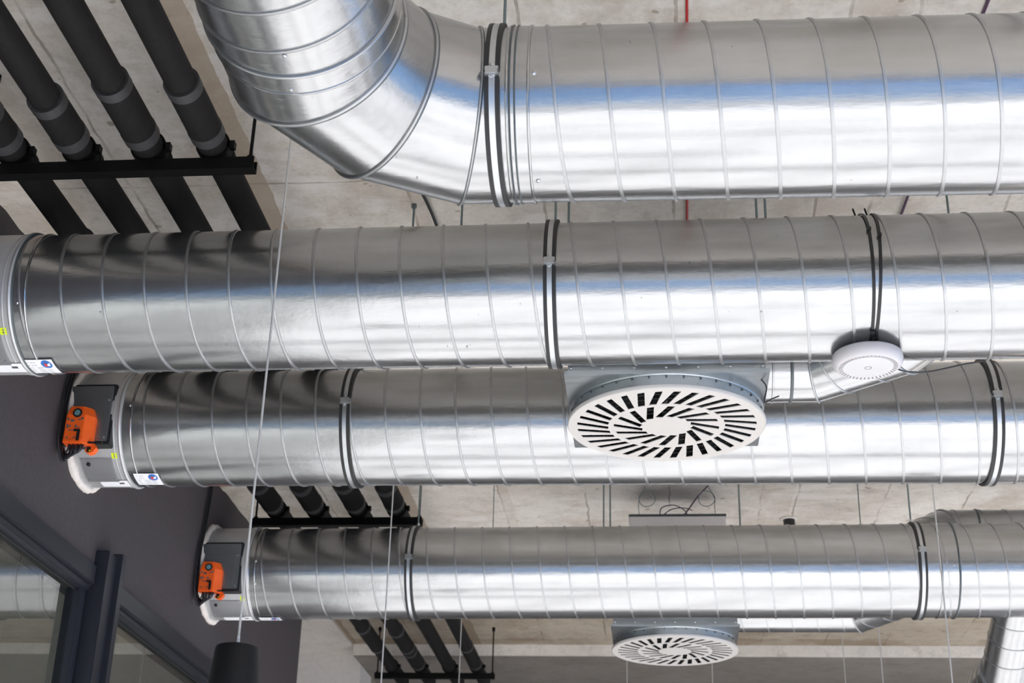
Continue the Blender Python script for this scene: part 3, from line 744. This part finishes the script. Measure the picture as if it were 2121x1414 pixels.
for i, (y, lab) in enumerate(zip(RACKS, ('black pipe rack rail nearest the viewer, at upper left', 'middle black pipe rack rail, just above the farthest spiral duct', 'farthest black pipe rack rail, at the bottom of the view'))):
    x0, x1 = -2.125, -1.212
    t = thing('pipe_rack', lab, 'pipe rack', (x0, y, RZ0), 'black pipe racks')
    bm = B(); pr = [(y, RZ1), (y, RZ0), (y + .041, RZ0), (y + .041, RZ1), (y + .034, RZ1), (y + .034, RZ0 + .004), (y + .004, RZ0 + .004), (y + .004, RZ1)]
    a = [bm.verts.new((x0, q, z)) for q, z in pr]; b = [bm.verts.new((x1, q, z)) for q, z in pr]
    for j in range(8): bm.faces.new((a[j], a[(j + 1) % 8], b[(j + 1) % 8], b[j]))
    bm.faces.new(a); bm.faces.new(b); obj('rail', bm, 'black_steel', t, smooth=False)
    for x in (x0 + .018, x1 - .018):
        bm = B(); cyl(bm, (x, y + .02, RZ0 + .002), (x, y + .02, CEIL), .0055, 10); cyl(bm, (x, y + .02, CEIL - .03), (x, y + .02, CEIL), .012, 10); cyl(bm, (x, y + .02, RZ1), (x, y + .02, RZ1 + .012), .011, 6); obj('rod', bm, 'black_steel', t)
    for x, r, *_ in PIPES:
        bm = B(); lathe(bm, [(r + .0002, 0), (r + .0075, 0), (r + .0075, .024), (r + .0002, .024)], (x, y + .008, PZ), (0, 1, 0), 32, True)
        box(bm, x - .02, x + .02, y + .01, y + .03, RZ1 - .002, PZ - r + .001); box(bm, x + r, x + r + .022, y + .008, y + .032, PZ - .012, PZ + .012)
        obj('pipe_clamp', bm, 'black_steel', t)

# ------------------------------------------------------------------ access point under the second duct, on cable ties
ap = (.648, 4.118, 1.8735)
t = thing('access_point', 'round white wireless access point strapped under the second duct', 'access point', ap)
bm = B(); lathe(bm, [(.0, 0), (.096, 0), (.102, -.003), (.1055, -.009), (.1055, -.013)], ap, (0, 0, 1), 72); obj('back_shell', bm, 'white_plastic', t)
bm = B(); lathe(bm, [(.1045, -.012), (.1055, -.018), (.1040, -.028), (.099, -.037), (.092, -.0425), (.0885, -.0435), (.0745, -.0400)], ap, (0, 0, 1), 96); obj('cover', bm, 'white_plastic', t)
bm = B(); lathe(bm, [(.0745, -.0395), (.074, -.0432), (.060, -.0440), (0, -.0442)], ap, (0, 0, 1), 72); obj('front_disc', bm, 'bright_plastic', t)
bm = B(); lathe(bm, [(.0105, -.0446), (.0088, -.0446), (.0088, -.0440), (.0105, -.0440)], ap, (0, 0, 1), 36, True); o = obj('ring_mark', bm, 'print', t); o['label'] = 'thin grey ring mark in the middle'
n = 44
bm = B()
for i in range(n):
    a = 2 * PI * i / n; u = V((math.cos(a), math.sin(a), 0)); s = V((-u.y, u.x, 0)); c = V(ap)
    pts8 = [c + u * ra + s * sa + V((0, 0, z)) for ra, z in ((.0765, -.0412), (.0875, -.0440)) for sa in (-.0013, .0013)]
    v4 = [bm.verts.new(p) for p in pts8]; bm.faces.new((v4[0], v4[1], v4[3], v4[2]))
obj('vent_slots', bm, 'print', t)
def cable_tie(xtop, xbot, th_heads, label):
    P = P_on(2); bm = B(); n = 90; L = []
    for i in range(n):
        th = 2 * PI * i / n; x = xbot + (xtop - xbot) * (.5 + .5 * math.cos(th)) + .004 * math.sin(th)
        L.append([P(x - .0042, th, R + .004), P(x + .0042, th, R + .004), P(x + .0042, th, R + .0062), P(x - .0042, th, R + .0062)])
    skin(bm, L, closed=True)
    o = tag(obj('cable_tie', bm, 'black_plastic', origin=P(xtop, 0, R)), label, 'cable tie', 'cable ties holding the access point')
    for thd in th_heads:
        th = rad(thd); x = xbot + (xtop - xbot) * (.5 + .5 * math.cos(th)) + .004 * math.sin(th); c = P(x, th, R + .007)
        nn = V((0, -math.sin(th), math.cos(th))); tt = V((0, -math.cos(th), -math.sin(th)))
        b2 = B(); box(b2, -.0062, .0062, -.0062, .0062, -.004, .005, .001)
        bmesh.ops.transform(b2, matrix=Matrix.Translation(c) @ Matrix((V((1, 0, 0)), tt, nn)).transposed().to_4x4(), verts=b2.verts); obj('tie_head', b2, 'black_plastic', o)
    b2 = B(); p = P(xtop - .012, rad(18), R + .004); cyl(b2, P(xtop, rad(8), R + .004), p + V((-.004, -.004, .022)), .003, 6); obj('tail', b2, 'black_plastic', o)
cable_tie(.648, .652, (67, 151), 'left black cable tie holding the access point to the duct')
cable_tie(.684, .664, (74, 157), 'right black cable tie holding the access point to the duct')
cable_thing('network_cable', [(.70, 4.13, 1.850), (.748, 4.15, 1.835), (.81, 4.28, 1.885), (.891, 4.40, 1.940), (1.033, 4.55, 2.031), (1.141, 4.70, 2.113), (1.22, 4.82, 2.22), (1.25, 4.86, 2.40), (1.25, 4.86, 2.77)], .0028, 'black_cable', 'dark network cable trailing from the access point towards the third duct')

# ------------------------------------------------------------------ pendant lamps
def pendant(x, y, ztop, label):
    t = thing('pendant_lamp', label, 'pendant lamp', (x, y, ztop), 'pendant lamps')
    bm = B(); lathe(bm, [(0, .0), (.030, .0), (.050, -.001), (.0545, -.004), (.0560, -.010), (.0640, -.11), (.0700, -.26), (.0685, -.262), (.0545, -.02), (.02, -.012), (0, -.012)], (x, y, ztop), (0, 0, 1), 56); obj('shade', bm, 'lamp', t)
    bm = B(); lathe(bm, [(0, .026), (.0035, .026), (.0045, .010), (.0075, .007), (.0075, -.001)], (x, y, ztop), (0, 0, 1), 16); obj('cable_grip', bm, 'clear', t)
    bm = B(); cyl(bm, (x, y, ztop + .02), (x, y, CEIL), .0032, 10); obj('cable', bm, 'cable', t)
    bm = B(); lathe(bm, [(.0, -.10), (.028, -.10), (.030, -.12), (.030, -.20), (.0, -.225)], (x, y, ztop), (0, 0, 1), 24); obj('bulb', bm, 'white_plastic', t)
ZL = .862
for x, y, lab in ((-.2914 * 3.62, 3.62, 'black pendant lamp hanging at lower left on a long grey cable'),
                  (-.1882 * 6.25, 6.25, 'pendant whose grey cable crosses the farthest duct left of centre'),
                  (-.1344 * 9.2, 9.2, 'pendant whose thin grey cable passes over the far pipes'),
                  (.1948 * 6.25, 6.25, 'pendant whose grey cable crosses the farthest duct at right'),
                  (.1498 * 9.2, 9.2, 'pendant whose thin cable hangs beyond the farthest duct, right of the smaller diffuser'),
                  (-.0199 * 10.6, 10.6, 'far pendant whose cable shows below the left half of the smaller diffuser'),
                  (.0374 * 10.6, 10.6, 'far pendant whose cable shows below the right half of the smaller diffuser'),
                  (.1252 * 10.6, 10.6, 'far pendant whose very thin cable crosses the pale beam face right of the smaller diffuser')):
    pendant(x, y, ZL, lab)

# ------------------------------------------------------------------ ceiling bits: rods, cables, the grey box with its wire loops, a black outlet
def rod(x, y, z0, label, r=.004, anchor=True):
    t = thing('threaded_rod', label, 'rod', (x, y, CEIL), 'threaded rods between the ducts')
    bm = B(); cyl(bm, (x, y, z0), (x, y, CEIL), r, 10); obj('shank', bm, 'rod', t)
    if anchor: bm = B(); cyl(bm, (x, y, CEIL - .014), (x, y, CEIL), .010, 10); obj('anchor', bm, 'rod', t)
rod(-.871, 4.69, 2.25, 'threaded rod with its ceiling anchor showing, left of centre between first two ducts')
rod(-.655, 4.45, 2.25, 'threaded rod just left of the elbow joint, between first two ducts')
rod(1.05, 4.62, 2.25, 'threaded rod at right between first two ducts')
rod(1.066, 7.45, 2.2, 'thin threaded rod at right above the farthest duct', .003)
rod(-.87, 7.6, 2.2, 'thin rod left of centre above the farthest duct', .0025)
cable_thing('ceiling_cable', [(-.83, 4.1, 2.769), (-.83, 4.4, 2.766), (-.825, 4.56, 2.757), (-.815, 4.66, 2.757), (-.805, 4.83, 2.76), (-.80, 5.2, 2.769)], .006, 'black_cable', 'sagging dark cable on the ceiling below the elbow')
cable_thing('red_cable', [(.092, 2.4, 2.769), (.122, 3.6, 2.769), (.140, 4.75, 2.769), (.145, 5.3, 2.769)], .0042, 'red_cable', 'straight red cable along the ceiling above the first two ducts', k=3)
cable_thing('red_cable', [(-2.13, 3.3, 2.769), (-2.15, 3.75, 2.769), (-2.172, 3.97, 2.769), (-2.191, 4.14, 2.769), (-2.211, 4.3, 2.769), (-2.215, 4.8, 2.769)], .004, 'red_cable', 'red cable among the black pipes at upper left', k=4)
cable_thing('violet_cable', [(1.04, 2.6, 2.77), (1.0, 3.6, 2.77), (.955, 4.4, 2.77), (.93, 4.7, 2.76), (.92, 5.2, 2.77)], .0055, 'purple_cable', 'dark violet cable along the ceiling at the right', k=4)
cable_thing('conduit', [(-2.95, 10.36, 2.757), (-2.7, 10.34, 2.757), (-2.47, 10.32, 2.757), (-2.40, 10.25, 2.762), (-2.385, 10.1, 2.768), (-2.385, 9.6, 2.769)], .009, 'joint', 'thin grey conduit bending along the ceiling at the far lower left')
gx0, gx1, gy0, gz1 = -.137, .392, 7.8, 2.600
t = thing('suspended_box', 'light grey suspended box with wire loops, above the farthest duct', 'ceiling box', ((gx0 + gx1) / 2, gy0 + .25, gz1))
bm = B(); box(bm, gx0, gx1, gy0, gy0 + .3, gz1 - .13, gz1 - .012, .003); obj('body', bm, 'greybox', t)
bm = B(); box(bm, gx0 - .003, gx1 + .003, gy0 - .003, gy0 + .303, gz1 - .013, gz1, .002); obj('top_edge', bm, 'joint', t)
bm = B(); lathe(bm, [(0, 0), (.12, 0), (.14, .012), (.14, .05)], ((gx0 + gx1) / 2 + .02, gy0 + .15, gz1 - .13 - .015), (0, 0, 1), 48); obj('round_cover', bm, 'bright_plastic', t)
for x, s in ((gx0 + .055, 1), (gx1 - .055, -1)):
    bm = B(); cx = x + s * .045
    sweep(bm, [V((cx + .045 * math.cos(a), gy0 + .02 + .006 * math.sin(2 * a), gz1 + .095 + .045 * math.sin(a))) for a in [2 * PI * i / 28 for i in range(28)]], .0022, 6, True)
    sweep(bm, smooth_path([(x, gy0 + .02, gz1), (x - .003, gy0 + .02, gz1 + .05), (cx - s * .044, gy0 + .02, gz1 + .095), (cx - s * .02, gy0 + .03, gz1 + .15), (cx - s * .01, gy0 + .04, CEIL)], 5), .0022, 6)
    obj('wire_loop', bm, 'rod', t)
bm = B()
cxg = gx0 + .25
sweep(bm, smooth_path([(cxg - .08, gy0 + .04, gz1 - .004), (cxg - .07, gy0 + .04, gz1 + .05), (cxg, gy0 + .04, gz1 + .064), (cxg + .06, gy0 + .04, gz1 + .03), (cxg + .07, gy0 + .04, gz1 - .004)], 7), .003, 8)
sweep(bm, smooth_path([(cxg - .08, gy0 + .06, gz1 - .004), (cxg - .02, gy0 + .06, gz1 + .045), (cxg + .05, gy0 + .06, gz1 + .055), (cxg + .10, gy0 + .06, gz1 + .04)], 7), .003, 8)
sweep(bm, smooth_path([(cxg + .045, gy0 + .03, gz1 - .004), (cxg + .08, gy0 + .03, gz1 + .04), (cxg + .13, gy0 + .03, gz1 + .11), (cxg + .19, gy0 + .03, CEIL)], 7), .0042, 8)
obj('cable_loops', bm, 'purple_cable', t)
ox, oy = .793, 8.42
t = thing('ceiling_outlet', 'small black ceiling outlet right of the suspended grey box', 'outlet', (ox, oy, CEIL))
bm = B(); lathe(bm, [(.052, -.002), (.050, -.008), (.034, -.009)], (ox, oy, CEIL), (0, 0, 1), 32); obj('ring', bm, 'concrete_pale', t)
bm = B(); lathe(bm, [(.034, 0), (.034, -.055), (.030, -.058), (0, -.058)], (ox, oy, CEIL), (0, 0, 1), 32); obj('socket', bm, 'black_plastic', t)

# ------------------------------------------------------------------ light: daylight through the window walls
w = bpy.data.worlds.new('daylight'); sc.world = w; w.use_nodes = True; nt = w.node_tree; nt.nodes.clear()
out = nt.nodes.new('ShaderNodeOutputWorld'); bg = nt.nodes.new('ShaderNodeBackground')
tc = nt.nodes.new('ShaderNodeTexCoord'); sx_ = nt.nodes.new('ShaderNodeSeparateXYZ'); link(nt, tc.outputs['Generated'], sx_.inputs[0])
f = maths(nt, 'MULTIPLY_ADD', sx_.outputs[2], .5, .5)
c = ramp(nt, f, [(.0, (.80, .78, .75)), (.30, (.95, .94, .92)), (.335, (.26, .42, .68)), (.50, (.15, .32, .66)), (.53, (.35, .45, .62)), (.8, (.4, .52, .75))])
link(nt, c, bg.inputs[0]); bg.inputs[1].default_value = 1.7
link(nt, bg.outputs[0], out.inputs[0])
sun = bpy.data.lights.new('sun', 'SUN'); sun.energy = 28; sun.angle = rad(.6); sun.color = (1, .985, .97)
so = bpy.data.objects.new('sun', sun); COL.objects.link(so)
so.rotation_euler = V((-.22, 1, -.262)).to_track_quat('-Z', 'Y').to_euler()

sc.view_settings.view_transform = 'Standard'; sc.view_settings.look = 'None'; sc.view_settings.gamma = 1
sc.view_settings.use_curve_mapping = False; sc.view_settings.exposure = 0.36
sc.cycles.max_bounces = 10; sc.cycles.diffuse_bounces = 6; sc.cycles.glossy_bounces = 6; sc.cycles.caustics_reflective = True
sc.cycles.use_denoising = True
